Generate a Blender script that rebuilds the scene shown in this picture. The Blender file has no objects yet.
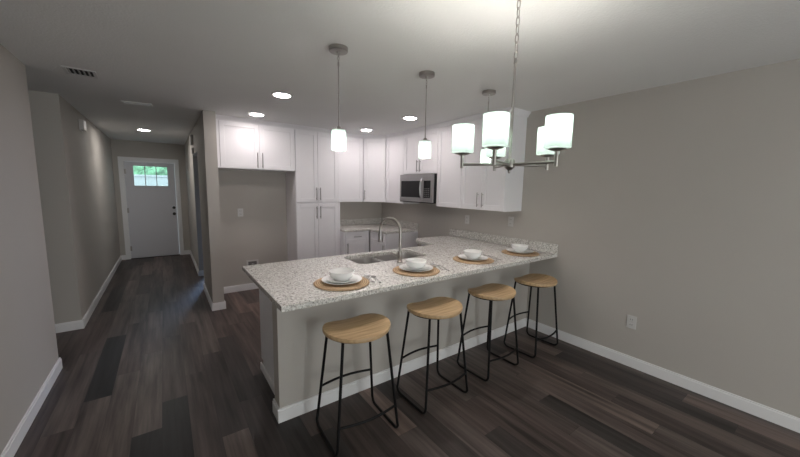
import bpy, bmesh, math, random
from mathutils import Vector, Matrix
random.seed(7)
C = bpy.context.scene.collection
S = bpy.context.scene
PI = math.pi
H = 2.44                                   # ceiling height

# ------------------------------------------------------------------ camera, world, exposure
cam_data = bpy.data.cameras.new('camera')
cam = bpy.data.objects.new('camera', cam_data); C.objects.link(cam)
_r = Vector((0.81082821, -0.58499657, 0.01834739))
_u = Vector((0.05569667, 0.10832747, 0.9925538))
_f = Vector((0.58262809, 0.80376873, -0.12041733))
cam.matrix_world = Matrix(((_r.x, _u.x, -_f.x, 0), (_r.y, _u.y, -_f.y, 0), (_r.z, _u.z, -_f.z, 1.563), (0, 0, 0, 1)))
cam_data.sensor_fit = 'HORIZONTAL'; cam_data.sensor_width = 36
cam_data.lens = 325.435 * 36 / 800
cam_data.clip_start = 0.02
S.camera = cam

W = bpy.data.worlds.new('world'); S.world = W; W.use_nodes = True
_bg = W.node_tree.nodes['Background']
_bg.inputs[0].default_value = (0.72, 0.88, 1.0, 1); _bg.inputs[1].default_value = 0.35
S.view_settings.view_transform = 'Standard'; S.view_settings.look = 'None'
S.view_settings.exposure = 2.85; S.view_settings.gamma = 1.0; S.view_settings.use_curve_mapping = False
S.cycles.use_denoising = True
S.cycles.max_bounces = 14; S.cycles.diffuse_bounces = 9; S.cycles.sample_clamp_indirect = 4.0

# lamp strengths
L_RECESSED = 13.5
L_HALL = 22
L_PENDANT_BULB = 45
L_PENDANT_SHADE = 0.08
L_CHAND_BULB = 22
L_CHAND_SHADE = 0.085

# daylight through the side room's window
ld = bpy.data.lights.new('daylight', 'AREA'); ld.shape = 'RECTANGLE'; ld.size = 0.9; ld.size_y = 1.2
ld.energy = 2.5; ld.color = (0.42, 0.58, 1.0); ld.spread = math.radians(60)
lo = bpy.data.objects.new('daylight', ld); C.objects.link(lo)
lo.location = (1.55, 8.95, 1.55)
lo.rotation_euler = (Vector((0.25, 5.4, 0)) - Vector(lo.location)).to_track_quat('-Z', 'Y').to_euler()
# sun on the garden seen through the front door
sd = bpy.data.lights.new('sun', 'SUN'); sd.energy = 0.25; sd.angle = 0.05
so = bpy.data.objects.new('sun', sd); C.objects.link(so); so.location = (0, 12, 8)
so.rotation_euler = (math.radians(50), math.radians(12), 0)
# soft fill light added behind the viewpoint, no known source there
lr = bpy.data.lights.new('rear_fill', 'AREA'); lr.shape = 'RECTANGLE'; lr.size = 1.7; lr.size_y = 1.9
lr.energy = 8; lr.color = (1.0, 0.96, 0.92)
lro = bpy.data.objects.new('rear_fill', lr); C.objects.link(lro)
lro.location = (1.3, -2.95, 1.05); lro.rotation_euler = (math.radians(90), 0, 0)

# ------------------------------------------------------------------ materials
def srgb(r, g, b):
    f = lambda c: ((c / 255 + 0.055) / 1.055) ** 2.4 if c > 10 else c / 255 / 12.92
    return (f(r), f(g), f(b), 1)

def mat(name, col, rough=0.5, metal=0.0, spec=0.5, bump=None, vary=None):
    m = bpy.data.materials.new(name); m.use_nodes = True
    nt = m.node_tree; b = nt.nodes['Principled BSDF']
    b.inputs['Base Color'].default_value = col; b.inputs['Roughness'].default_value = rough
    b.inputs['Metallic'].default_value = metal; b.inputs['Specular IOR Level'].default_value = spec
    tc = nt.nodes.new('ShaderNodeTexCoord')
    if bump:
        n = nt.nodes.new('ShaderNodeTexNoise'); n.inputs['Scale'].default_value = bump[0]; n.inputs['Detail'].default_value = 4
        nt.links.new(tc.outputs['Object'], n.inputs['Vector'])
        bp = nt.nodes.new('ShaderNodeBump'); bp.inputs['Strength'].default_value = bump[1]; bp.inputs['Distance'].default_value = 0.01
        nt.links.new(n.outputs['Fac'], bp.inputs['Height']); nt.links.new(bp.outputs['Normal'], b.inputs['Normal'])
    if vary:
        n2 = nt.nodes.new('ShaderNodeTexNoise'); n2.inputs['Scale'].default_value = vary[0]
        nt.links.new(tc.outputs['Object'], n2.inputs['Vector'])
        rp = nt.nodes.new('ShaderNodeValToRGB')
        k = vary[1]
        rp.color_ramp.elements[0].position = .3; rp.color_ramp.elements[1].position = .7
        rp.color_ramp.elements[0].color = [c * (1 - k) for c in col[:3]] + [1]
        rp.color_ramp.elements[1].color = [min(1, c * (1 + k)) for c in col[:3]] + [1]
        nt.links.new(n2.outputs['Fac'], rp.inputs['Fac']); nt.links.new(rp.outputs['Color'], b.inputs['Base Color'])
    return m

M = {}
M['wall'] = mat('greige_wall_paint', (0.490, 0.464, 0.432, 1), 0.75, spec=0.25, bump=(140, .06), vary=(1.5, .015))
M['ceiling'] = mat('ceiling_paint', (0.72, 0.722, 0.718, 1), 0.9, spec=0.1, bump=(90, .25), vary=(2, .012))
M['trim'] = mat('white_trim_paint', (0.83, 0.83, 0.84, 1), 0.4, bump=(40, .02))
M['cabinet'] = mat('white_cabinet_paint', (0.79, 0.785, 0.81, 1), 0.38, bump=(30, .015))
M['doorpaint'] = mat('white_door_paint', (0.62, 0.62, 0.66, 1), 0.45, bump=(30, .02))
M['nickel'] = mat('brushed_nickel', (0.40, 0.38, 0.36, 1), 0.32, 1.0, bump=(220, .04))
M['steel'] = mat('stainless_steel', (0.50, 0.50, 0.51, 1), 0.30, 1.0, bump=(150, .03))
M['mwsteel'] = mat('microwave_steel', (0.36, 0.35, 0.35, 1), 0.34, 1.0, bump=(150, .03))
M['basin'] = mat('sink_steel', (0.66, 0.65, 0.64, 1), 0.36, 1.0, bump=(100, .03))
M['pull'] = mat('pull_steel', (0.33, 0.32, 0.32, 1), 0.35, 1.0, bump=(200, .02))
M['black'] = mat('black_powder_coat', (0.005, 0.005, 0.006, 1), 0.55, spec=0.25, bump=(300, .05))
M['glossblack'] = mat('black_glass', (0.006, 0.006, 0.007, 1), 0.2, spec=0.3, bump=(3, .005))
M['blackknob'] = mat('black_hardware', (0.012, 0.011, 0.011, 1), 0.35, bump=(60, .02))
M['dark'] = mat('dark_void', (0.02, 0.02, 0.02, 1), 0.9, bump=(20, .02))
M['boxgrey'] = mat('box_grey', (0.16, 0.155, 0.15, 1), 0.6, bump=(30, .02))
M['porcelain'] = mat('white_porcelain', (0.83, 0.835, 0.825, 1), 0.12, bump=(15, .01))
M['plastic'] = mat('white_plastic', (0.62, 0.61, 0.60, 1), 0.35, bump=(60, .01))
M['slot'] = mat('outlet_slot', (0.05, 0.05, 0.05, 1), 0.6, bump=(60, .01))
M['cutlery'] = mat('polished_cutlery', (0.80, 0.79, 0.78, 1), 0.25, 0.65, bump=(80, .01))
M['ventmetal'] = mat('vent_enamel', (0.58, 0.58, 0.58, 1), 0.5, bump=(60, .02))
M['ground'] = mat('driveway', (0.55, 0.56, 0.57, 1), 0.9, bump=(20, .2), vary=(3, .1))
M['leaf'] = mat('leaves', (0.20, 0.40, 0.24, 1), 0.7, bump=(12, .6), vary=(5, .6))
M['side_wall'] = mat('siding', (0.50, 0.53, 0.54, 1), 0.7, bump=(20, .05))

def emis(name, col, strength):
    m = bpy.data.materials.new(name); m.use_nodes = True
    b = m.node_tree.nodes['Principled BSDF']
    b.inputs['Base Color'].default_value = (0.8, 0.8, 0.8, 1)
    b.inputs['Emission Color'].default_value = (*col, 1); b.inputs['Emission Strength'].default_value = strength
    return m
M['lens'] = emis('recessed_lens_glow', (1.0, 0.90, 0.88), L_RECESSED)
M['halllens'] = emis('hall_lens_glow', (1.0, 0.95, 0.90), L_HALL)
M['pbulb'] = emis('pendant_bulb_glow', (1.0, 0.91, 0.87), L_PENDANT_BULB)
M['cbulb'] = emis('chandelier_bulb_glow', (1.0, 0.95, 0.87), L_CHAND_BULB)

def opal(name, strength):
    m = bpy.data.materials.new(name); m.use_nodes = True
    nt = m.node_tree; nt.nodes.clear()
    out = nt.nodes.new('ShaderNodeOutputMaterial')
    tr = nt.nodes.new('ShaderNodeBsdfTranslucent'); tr.inputs['Color'].default_value = (0.125, 0.155, 0.142, 1)
    tp = nt.nodes.new('ShaderNodeBsdfTransparent'); tp.inputs['Color'].default_value = (0.35, 0.40, 0.37, 1)
    gl = nt.nodes.new('ShaderNodeBsdfGlossy'); gl.inputs['Roughness'].default_value = 0.2; gl.inputs['Color'].default_value = (.9, .9, .9, 1)
    em = nt.nodes.new('ShaderNodeEmission'); em.inputs['Color'].default_value = (0.86, 1.0, 0.92, 1); em.inputs['Strength'].default_value = strength
    m1 = nt.nodes.new('ShaderNodeMixShader'); m1.inputs[0].default_value = 0.10
    nt.links.new(tr.outputs[0], m1.inputs[1]); nt.links.new(tp.outputs[0], m1.inputs[2])
    m2 = nt.nodes.new('ShaderNodeMixShader'); m2.inputs[0].default_value = 0.05
    nt.links.new(m1.outputs[0], m2.inputs[1]); nt.links.new(gl.outputs[0], m2.inputs[2])
    ad = nt.nodes.new('ShaderNodeAddShader')
    nt.links.new(m2.outputs[0], ad.inputs[0]); nt.links.new(em.outputs[0], ad.inputs[1])
    nt.links.new(ad.outputs[0], out.inputs['Surface'])
    return m
M['pshade'] = opal('pendant_opal_glass', L_PENDANT_SHADE)
M['cshade'] = opal('chandelier_opal_glass', L_CHAND_SHADE)

def pane_mat():
    m = bpy.data.materials.new('window_glass'); m.use_nodes = True
    nt = m.node_tree; nt.nodes.clear()
    out = nt.nodes.new('ShaderNodeOutputMaterial')
    tp = nt.nodes.new('ShaderNodeBsdfTransparent'); tp.inputs['Color'].default_value = (0.88, 0.94, 0.92, 1)
    gl = nt.nodes.new('ShaderNodeBsdfGlossy'); gl.inputs['Roughness'].default_value = 0.02
    mx = nt.nodes.new('ShaderNodeMixShader'); mx.inputs[0].default_value = 0.06
    nt.links.new(tp.outputs[0], mx.inputs[1]); nt.links.new(gl.outputs[0], mx.inputs[2])
    nt.links.new(mx.outputs[0], out.inputs['Surface'])
    return m
M['pane'] = pane_mat()

def floor_mat():
    m = bpy.data.materials.new('dark_vinyl_plank'); m.use_nodes = True
    nt = m.node_tree; N = nt.nodes; L = nt.links; b = N['Principled BSDF']
    def math_(op, a, c=None):
        n = N.new('ShaderNodeMath'); n.operation = op
        for i, v in enumerate((a, c)):
            if v is None: continue
            if isinstance(v, (int, float)): n.inputs[i].default_value = v
            else: L.new(v, n.inputs[i])
        return n.outputs[0]
    tc = N.new('ShaderNodeTexCoord'); sp = N.new('ShaderNodeSeparateXYZ'); L.new(tc.outputs['Object'], sp.inputs[0])
    x, y = sp.outputs[0], sp.outputs[1]
    xs = math_('DIVIDE', math_('ADD', x, 0.093 + 0.1525 * 40), 0.1525)
    row = math_('FLOOR', xs); fx = math_('FRACT', xs)
    shift = math_('FRACT', math_('ADD', math_('MULTIPLY', row, -0.2488), 0.7377 + 40 * 0.2488 + 30))
    ys = math_('ADD', math_('DIVIDE', y, 1.22), shift)
    colm = math_('SUBTRACT', math_('FLOOR', ys), 0.0); fy = math_('FRACT', ys)
    cv = N.new('ShaderNodeCombineXYZ'); L.new(row, cv.inputs[0]); L.new(colm, cv.inputs[1])
    w2 = N.new('ShaderNodeTexWhiteNoise'); w2.noise_dimensions = '2D'; L.new(cv.outputs[0], w2.inputs['Vector'])
    def is_plank(r, c):
        a = N.new('ShaderNodeMath'); a.operation = 'COMPARE'; L.new(row, a.inputs[0]); a.inputs[1].default_value = r; a.inputs[2].default_value = .4
        e = N.new('ShaderNodeMath'); e.operation = 'COMPARE'; L.new(colm, e.inputs[0]); e.inputs[1].default_value = c; e.inputs[2].default_value = .4
        return math_('MULTIPLY', a.outputs[0], e.outputs[0])
    darkp = math_('MAXIMUM', math_('MAXIMUM', is_plank(40, 2), is_plank(37, 3)), is_plank(39, 2))
    tone = math_('MULTIPLY', math_('ADD', math_('MULTIPLY', w2.outputs['Value'], .86), .14), math_('SUBTRACT', 1.0, darkp))
    ramp = N.new('ShaderNodeValToRGB'); ramp.color_ramp.interpolation = 'LINEAR'
    el = ramp.color_ramp.elements
    el[0].position = 0; el[0].color = (0.020, 0.0190, 0.0200, 1)
    el[1].position = 1; el[1].color = (0.215, 0.155, 0.135, 1)
    for p, c in ((.15, (0.042, 0.036, 0.0345, 1)), (.28, (0.070, 0.054, 0.050, 1)), (.6, (0.112, 0.084, 0.076, 1)), (.85, (0.125, 0.102, 0.093, 1))):
        e = el.new(p); e.color = c
    L.new(tone, ramp.inputs['Fac'])
    # streaky grain along the plank, shifted plank by plank
    mp = N.new('ShaderNodeCombineXYZ')
    L.new(math_('ADD', math_('MULTIPLY', x, 26), math_('MULTIPLY', w2.outputs['Value'], 50)), mp.inputs[0])
    L.new(math_('ADD', math_('MULTIPLY', y, 1.3), math_('MULTIPLY', row, 3.7)), mp.inputs[1])
    n1 = N.new('ShaderNodeTexNoise'); n1.inputs['Scale'].default_value = 1.0; n1.inputs['Detail'].default_value = 5; n1.inputs['Roughness'].default_value = .6
    L.new(mp.outputs[0], n1.inputs['Vector'])
    mp2 = N.new('ShaderNodeCombineXYZ')
    L.new(math_('ADD', math_('MULTIPLY', x, 7), math_('MULTIPLY', w2.outputs['Value'], 90)), mp2.inputs[0])
    L.new(math_('ADD', math_('MULTIPLY', y, 0.8), math_('MULTIPLY', row, 1.9)), mp2.inputs[1])
    n2 = N.new('ShaderNodeTexNoise'); n2.inputs['Scale'].default_value = 1.0; n2.inputs['Detail'].default_value = 3
    L.new(mp2.outputs[0], n2.inputs['Vector'])
    g = math_('ADD', math_('MULTIPLY', math_('SUBTRACT', n1.outputs['Fac'], .5), 2.5), math_('MULTIPLY', math_('SUBTRACT', n2.outputs['Fac'], .5), 2.2))
    gain = math_('MAXIMUM', math_('ADD', g, 1.0), 0.25)
    vm = N.new('ShaderNodeVectorMath'); vm.operation = 'SCALE'; L.new(ramp.outputs['Color'], vm.inputs[0]); L.new(gain, vm.inputs['Scale'])
    # seams
    ex = math_('MINIMUM', fx, math_('SUBTRACT', 1, fx)); ey = math_('MINIMUM', fy, math_('SUBTRACT', 1, fy))
    seam = math_('MINIMUM', math_('DIVIDE', ex, 0.010), math_('DIVIDE', ey, 0.0016))
    seam = math_('MINIMUM', seam, 1.0)
    sm = math_('MULTIPLY', math_('ADD', math_('MULTIPLY', seam, .6), .4), .78)
    v2 = N.new('ShaderNodeVectorMath'); v2.operation = 'SCALE'; L.new(vm.outputs[0], v2.inputs[0]); L.new(sm, v2.inputs['Scale'])
    L.new(v2.outputs[0], b.inputs['Base Color'])
    b.inputs['Roughness'].default_value = 0.42; b.inputs['Specular IOR Level'].default_value = 0.3
    bp = N.new('ShaderNodeBump'); bp.inputs['Strength'].default_value = .25; bp.inputs['Distance'].default_value = .002
    L.new(math_('ADD', seam, math_('MULTIPLY', n1.outputs['Fac'], .6)), bp.inputs['Height']); L.new(bp.outputs['Normal'], b.inputs['Normal'])
    return m
M['floor'] = floor_mat()

def granite_mat():
    m = bpy.data.materials.new('speckled_granite'); m.use_nodes = True
    nt = m.node_tree; N = nt.nodes; L = nt.links; b = N['Principled BSDF']
    tc = N.new('ShaderNodeTexCoord')
    def noise(s, d=3):
        n = N.new('ShaderNodeTexNoise'); n.inputs['Scale'].default_value = s; n.inputs['Detail'].default_value = d
        L.new(tc.outputs['Object'], n.inputs['Vector']); return n.outputs['Fac']
    def ramp(fac, stops):
        r = N.new('ShaderNodeValToRGB'); e = r.color_ramp.elements
        e[0].position, e[0].color = stops[0]; e[1].position, e[1].color = stops[-1]
        for p, c in stops[1:-1]:
            k = e.new(p); k.color = c
        L.new(fac, r.inputs['Fac']); return r.outputs['Color']
    def mix(fac, a, c):
        x = N.new('ShaderNodeMix'); x.data_type = 'RGBA'
        L.new(fac, x.inputs['Factor'])
        for s, v in ((x.inputs[6], a), (x.inputs[7], c)):
            if isinstance(v, tuple): s.default_value = v
            else: L.new(v, s)
        return x.outputs[2]
    base = ramp(noise(82, 4), [(.34, (0.38, 0.365, 0.34, 1)), (.5, (0.70, 0.685, 0.65, 1)), (.64, (0.80, 0.79, 0.765, 1))])
    tan = ramp(noise(36, 3), [(.54, (0, 0, 0, 1)), (.68, (.6, .6, .6, 1))])
    c1 = mix(tan, base, (0.46, 0.43, 0.38, 1))
    vo = N.new('ShaderNodeTexVoronoi'); vo.inputs['Scale'].default_value = 140; L.new(tc.outputs['Object'], vo.inputs['Vector'])
    gr = ramp(vo.outputs['Color'], [(.10, (.75, .75, .75, 1)), (.24, (0, 0, 0, 1))])
    c2 = mix(gr, c1, (0.23, 0.225, 0.21, 1))
    dk = ramp(noise(105, 2), [(.61, (0, 0, 0, 1)), (.68, (1, 1, 1, 1))])
    c3 = mix(dk, c2, (0.06, 0.06, 0.06, 1))
    L.new(c3, b.inputs['Base Color']); b.inputs['Roughness'].default_value = 0.2
    return m
M['granite'] = granite_mat()

def wood_mat():
    m = bpy.data.materials.new('pale_oak_seat'); m.use_nodes = True
    nt = m.node_tree; N = nt.nodes; L = nt.links; b = N['Principled BSDF']
    tc = N.new('ShaderNodeTexCoord'); mp = N.new('ShaderNodeMapping'); L.new(tc.outputs['Object'], mp.inputs[0])
    mp.inputs['Scale'].default_value = (3, 34, 10)
    n = N.new('ShaderNodeTexNoise'); n.inputs['Scale'].default_value = 1.6; n.inputs['Detail'].default_value = 5; n.inputs['Distortion'].default_value = .6
    L.new(mp.outputs[0], n.inputs['Vector'])
    r = N.new('ShaderNodeValToRGB'); e = r.color_ramp.elements
    e[0].position = .28; e[0].color = (0.42, 0.275, 0.145, 1); e[1].position = .72; e[1].color = (0.66, 0.47, 0.27, 1)
    L.new(n.outputs['Fac'], r.inputs['Fac']); L.new(r.outputs['Color'], b.inputs['Base Color'])
    b.inputs['Roughness'].default_value = .45
    return m
M['oak'] = wood_mat()

def woven_mat():
    m = bpy.data.materials.new('woven_rattan'); m.use_nodes = True
    nt = m.node_tree; N = nt.nodes; L = nt.links; b = N['Principled BSDF']
    tc = N.new('ShaderNodeTexCoord')
    w = N.new('ShaderNodeTexWave'); w.wave_type = 'RINGS'; w.rings_direction = 'Z'; w.inputs['Scale'].default_value = 22; w.inputs['Distortion'].default_value = .5
    L.new(tc.outputs['Object'], w.inputs['Vector'])
    v = N.new('ShaderNodeTexVoronoi'); v.inputs['Scale'].default_value = 110; L.new(tc.outputs['Object'], v.inputs['Vector'])
    mx = N.new('ShaderNodeMath'); mx.operation = 'MULTIPLY'; L.new(w.outputs['Fac'], mx.inputs[0]); L.new(v.outputs['Distance'], mx.inputs[1])
    r = N.new('ShaderNodeValToRGB'); e = r.color_ramp.elements
    e[0].position = 0; e[0].color = (0.27, 0.17, 0.085, 1); e[1].position = .45; e[1].color = (0.60, 0.43, 0.26, 1)
    L.new(mx.outputs[0], r.inputs['Fac']); L.new(r.outputs['Color'], b.inputs['Base Color'])
    bp = N.new('ShaderNodeBump'); bp.inputs['Strength'].default_value = .7; bp.inputs['Distance'].default_value = .004
    L.new(w.outputs['Fac'], bp.inputs['Height']); L.new(bp.outputs['Normal'], b.inputs['Normal'])
    b.inputs['Roughness'].default_value = .75
    return m
M['woven'] = woven_mat()

# ------------------------------------------------------------------ mesh helpers
def box(bm, x0, x1, y0, y1, z0, z1, bev=0.0):
    v = [bm.verts.new((x, y, z)) for z in (z0, z1) for y in (y0, y1) for x in (x0, x1)]
    fs = [(0, 2, 3, 1), (4, 5, 7, 6), (0, 1, 5, 4), (2, 6, 7, 3), (0, 4, 6, 2), (1, 3, 7, 5)]
    faces = [bm.faces.new([v[i] for i in f]) for f in fs]
    if bev > 0:
        es = list({e for f in faces for e in f.edges})
        bmesh.ops.bevel(bm, geom=es, offset=bev, segments=2, affect='EDGES', profile=.5)

def lathe(bm, prof, cx=0, cy=0, segs=32, close=False):
    rings = []
    for r, z in prof:
        if r < 1e-6: rings.append([bm.verts.new((cx, cy, z))])
        else: rings.append([bm.verts.new((cx + r * math.cos(2 * PI * k / segs), cy + r * math.sin(2 * PI * k / segs), z)) for k in range(segs)])
    pairs = list(zip(rings, rings[1:])) + ([(rings[-1], rings[0])] if close else [])
    for a, b in pairs:
        for k in range(segs):
            k2 = (k + 1) % segs
            if len(a) == 1 and len(b) == 1: continue
            if len(a) == 1: bm.faces.new((a[0], b[k2], b[k]))
            elif len(b) == 1: bm.faces.new((a[k], a[k2], b[0]))
            else: bm.faces.new((a[k], a[k2], b[k2], b[k]))
    bmesh.ops.recalc_face_normals(bm, faces=bm.faces)

def tube(bm, pts, r, segs=10, closed=False, rx=None):
    pts = [Vector(p) for p in pts]; n = len(pts); rings = []
    up = None
    for i, p in enumerate(pts):
        if closed: t = (pts[(i + 1) % n] - pts[i - 1]).normalized()
        else: t = (pts[min(i + 1, n - 1)] - pts[max(i - 1, 0)]).normalized()
        if up is None:
            up = Vector((0, 0, 1)) if abs(t.z) < .9 else Vector((1, 0, 0))
        s = t.cross(up).normalized(); up = s.cross(t).normalized()
        rr = r[i] if isinstance(r, (list, tuple)) else r
        rings.append([bm.verts.new(p + rr * (math.cos(2 * PI * k / segs) * s + math.sin(2 * PI * k / segs) * up)) for k in range(segs)])
    for i in range(n if closed else n - 1):
        a, b = rings[i], rings[(i + 1) % n]
        for k in range(segs):
            bm.faces.new((a[k], a[(k + 1) % segs], b[(k + 1) % segs], b[k]))
    if not closed:
        bm.faces.new(rings[0][::-1]); bm.faces.new(rings[-1])
    bmesh.ops.recalc_face_normals(bm, faces=bm.faces)

def arc(c, a, b, r, t0, t1, n=8):
    c, a, b = Vector(c), Vector(a), Vector(b)
    return [c + r * (math.cos(t0 + (t1 - t0) * k / n) * a + math.sin(t0 + (t1 - t0) * k / n) * b) for k in range(n + 1)]

def new(): return bmesh.new()

def obj(name, bm, m, parent=None, smooth=None, loc=None):
    me = bpy.data.meshes.new(name); bm.normal_update(); bm.to_mesh(me); bm.free()
    me.materials.append(M[m] if isinstance(m, str) else m)
    if smooth:
        me.polygons.foreach_set('use_smooth', [True] * len(me.polygons))
        me.set_sharp_from_angle(angle=math.radians(smooth if smooth is not True else 40))
    o = bpy.data.objects.new(name, me); C.objects.link(o)
    if parent: o.parent = parent
    if loc: o.location = loc
    return o

def tag(o, label, cat, group=None):
    o['label'] = label; o['category'] = cat
    if group: o['group'] = group
    return o

def thing(name, label, cat, loc=(0, 0, 0), rotz=0, group=None):
    o = bpy.data.objects.new(name, None); C.objects.link(o); o.empty_display_size = .05
    o.location = loc; o.rotation_euler = (0, 0, rotz)
    return tag(o, label, cat, group)

def struct(name, bm, m, parent=None, label=None, cat=None, smooth=None):
    o = obj(name, bm, m, parent, smooth)
    if parent is None:
        o['kind'] = 'structure'
        o['label'] = label or name.replace('_', ' '); o['category'] = cat or name.split('_')[0]
    return o

def dup(root, loc=None, rotz=None, label=None):
    r = root.copy(); C.objects.link(r)
    if loc: r.location = loc
    if rotz is not None: r.rotation_euler = (0, 0, rotz)
    if label: r['label'] = label
    for ch in list(root.children):
        c = ch.copy(); C.objects.link(c); c.parent = r
        for g in list(ch.children):
            d = g.copy(); C.objects.link(d); d.parent = c
    return r

def boxes(name, m, *bs, bev=0, parent=None, **k):
    bm = new()
    for b in bs: box(bm, *b, bev=bev)
    return obj(name, bm, m, parent, **k)

def sbox(name, m, *bs, bev=0, label=None, cat=None):
    bm = new()
    for b in bs: box(bm, *b, bev=bev)
    return struct(name, bm, m, label=label, cat=cat)

# ------------------------------------------------------------------ the setting
XR, XL, XH0, XH1 = 3.354, -0.795, 0.424, 0.552
YB, YD, YREAR = 5.229, 8.721, -3.0
YC = 4.556
XE, YE = 3.50, 8.86
sbox('floor', 'floor', (-3.1, XE, YREAR - .1, YE, -.1, 0), label='dark grey brown wood plank floor')
sbox('ceiling', 'ceiling', (-3.1, XE, YREAR - .1, YE, H, H + .1), label='pale matte ceiling')
sbox('wall_right', 'wall', (XR, XE, YREAR - .1, YE, 0, H), label='greige right wall running from the kitchen to the dining area')
sbox('wall_left', 'wall', (XL - .14, XL, YREAR, 3.767, 0, H), label='greige wall block beside the hallway entrance', cat='wall')
sbox('wall_passage', 'wall', (-3.0, XL - .14, 4.734, 4.86, 0, H), label='greige wall facing the room at the start of the hallway', cat='wall')
sbox('wall_passage_end', 'wall', (-3.1, -3.0, YREAR, 4.86, 0, H), label='greige wall closing the side passage', cat='wall')
sbox('wall_hall_left', 'wall', (XL - .14, XL, 4.734, YD, 0, H), label='greige hallway wall on the side away from the kitchen', cat='wall')
sbox('wall_hall_right', 'wall', (XH0, XH1, YC, 5.615, 0, H), (XH0, XH1, 6.486, YD, 0, H), (XH0, XH1, 5.615, 6.486, 2.05, H),
     label='greige wall end and hallway wall beside the fridge alcove', cat='wall')
sbox('wall_back', 'wall', (XH1, XR, YB, YB + .12, 0, H), label='greige back wall of the kitchen', cat='wall')
sbox('wall_peninsula', 'wall', (0.547, XR, 2.084, 2.20, 0, 0.872), label='greige half wall carrying the granite counter', cat='wall')
DX0, DX1, DZ = -0.665, 0.255, 2.055      # front door rough opening
WX0, WX1, WZ0, WZ1 = 1.1, 2.0, 0.95, 2.15
sbox('wall_front', 'wall', (XL - .14, DX0, YD, YE, 0, H), (DX1, WX0, YD, YE, 0, H), (DX0, DX1, YD, YE, DZ, H),
     (WX0, WX1, YD, YE, 0, WZ0), (WX0, WX1, YD, YE, WZ1, H), (WX1, XR, YD, YE, 0, H), label='greige wall around the front door', cat='wall')
GX0, GX1, GZ = 0.4, 2.2, 2.05
sbox('wall_rear', 'wall', (-3.1, GX0, YREAR - .1, YREAR, 0, H), (GX1, XR, YREAR - .1, YREAR, 0, H), (GX0, GX1, YREAR - .1, YREAR, GZ, H),
     label='greige wall behind the viewpoint', cat='wall')

def baseboard(name, runs, label):
    bm = new()
    for (x0, y0, x1, y1, nx, ny) in runs:        # wall line from (x0,y0) to (x1,y1), outward normal (nx,ny)
        for d, z0, z1 in ((.014, 0.0, .082), (.009, .082, .096)):
            xs = sorted((x0, x1, x0 + nx * d, x1 + nx * d)); ys = sorted((y0, y1, y0 + ny * d, y1 + ny * d))
            box(bm, xs[0], xs[-1], ys[0], ys[-1], z0, z1)
    return struct(name, bm, 'trim', label=label, cat='baseboard')
d = .014
baseboard('baseboard_right', [(XR, YREAR, XR, 2.084, -1, 0)], 'white baseboard along the right wall')
baseboard('baseboard_left', [(XL, YREAR, XL, 3.767 + d, 1, 0), (XL - .14, 3.767, XL, 3.767, 0, 1)], 'white baseboard on the left wall block')
baseboard('baseboard_passage', [(-3.0, 4.734, XL + d, 4.734, 0, -1)], 'white baseboard on the wall facing the room')
baseboard('baseboard_hall_left', [(XL, 4.734, XL, YD, 1, 0)], 'white baseboard along the hallway')
baseboard('baseboard_hall_right', [(XH0, YC - d, XH0, 5.615, -1, 0), (XH0, 6.486, XH0, YD, -1, 0), (XH0, YC, XH1 + d, YC, 0, -1), (XH1, YC, XH1, YB, 1, 0),
                                   (XH0, 6.486, XH1, 6.486, 0, -1)], 'white baseboard around the wall end beside the fridge alcove')
baseboard('baseboard_back', [(XH1 + d, YB, 1.561, YB, 0, -1)], 'white baseboard in the fridge alcove')
baseboard('baseboard_peninsula', [(0.547 - d, 2.084, XR - d, 2.084, 0, -1), (0.547, 2.084, 0.547, 2.20 + d, -1, 0)], 'white baseboard wrapping the half wall under the counter')
baseboard('baseboard_front', [(XL + d, YD, -.707, YD, 0, -1), (.297, YD, XH0 - d, YD, 0, -1)], 'white baseboard beside the front door')

# front door: casing as trim, the leaf as door_1
bm = new()
for b in ((-.712, DX0 + .008, YD - .018, YD, 0, 2.11), (DX1 - .008, .300, YD - .018, YD, 0, 2.11), (DX0 + .008, DX1 - .008, YD - .018, YD, DZ - .01, 2.11)):
    box(bm, *b, bev=.003)
for b in ((DX0, DX0 + .035, YD, YE, 0, DZ), (DX1 - .035, DX1, YD, YE, 0, DZ), (DX0 + .035, DX1 - .035, YD, YE, DZ - .03, DZ)):
    box(bm, *b)
struct('trim_1', bm, 'trim', label='white casing around the front door', cat='trim')
sx0, sx1, sz1 = DX0 + .038, DX1 - .038, DZ - .034
wx = [(-.483, -.303), (-.289, -.113), (-.099, .088)]
wz0, wz1 = 1.535, 1.94
bm = new()
y0, y1 = YD + .02, YD + .065
zb = .012
# slab as stiles and rails around three lites and two recessed panels
box(bm, sx0, -.483, y0, y1, zb, sz1); box(bm, .088, sx1, y0, y1, zb, sz1)
box(bm, -.483, .088, y0, y1, wz1, sz1); box(bm, -.483, .088, y0, y1, 1.41, wz0)
box(bm, -.483, .088, y0, y1, zb, .30)
box(bm, -.303, -.289, y0 + .004, y1, wz0, wz1); box(bm, -.113, -.099, y0 + .004, y1, wz0, wz1)
box(bm, -.25, -.13, y0, y1, .30, 1.41)
for a, b in ((-.483, -.25), (-.13, .088)): box(bm, a, b, y0 + .010, y1 - .01, .30, 1.41)
door = struct('door_1', bm, 'doorpaint', label='white front door with three small panes across the top', cat='door')
bm = new()
for b in ((-.503, .108, y0 - .012, y0, wz1, wz1 + .02), (-.503, .108, y0 - .012, y0, wz0 - .028, wz0), (-.503, -.483, y0 - .012, y0, wz0, wz1), (.088, .108, y0 - .012, y0, wz0, wz1)):
    box(bm, *b, bev=.002)
obj('window_frame', bm, 'doorpaint', door)
for a, b in wx:
    boxes('pane', 'pane', (a, b, y0 + .018, y0 + .024, wz0, wz1), parent=door)
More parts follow.
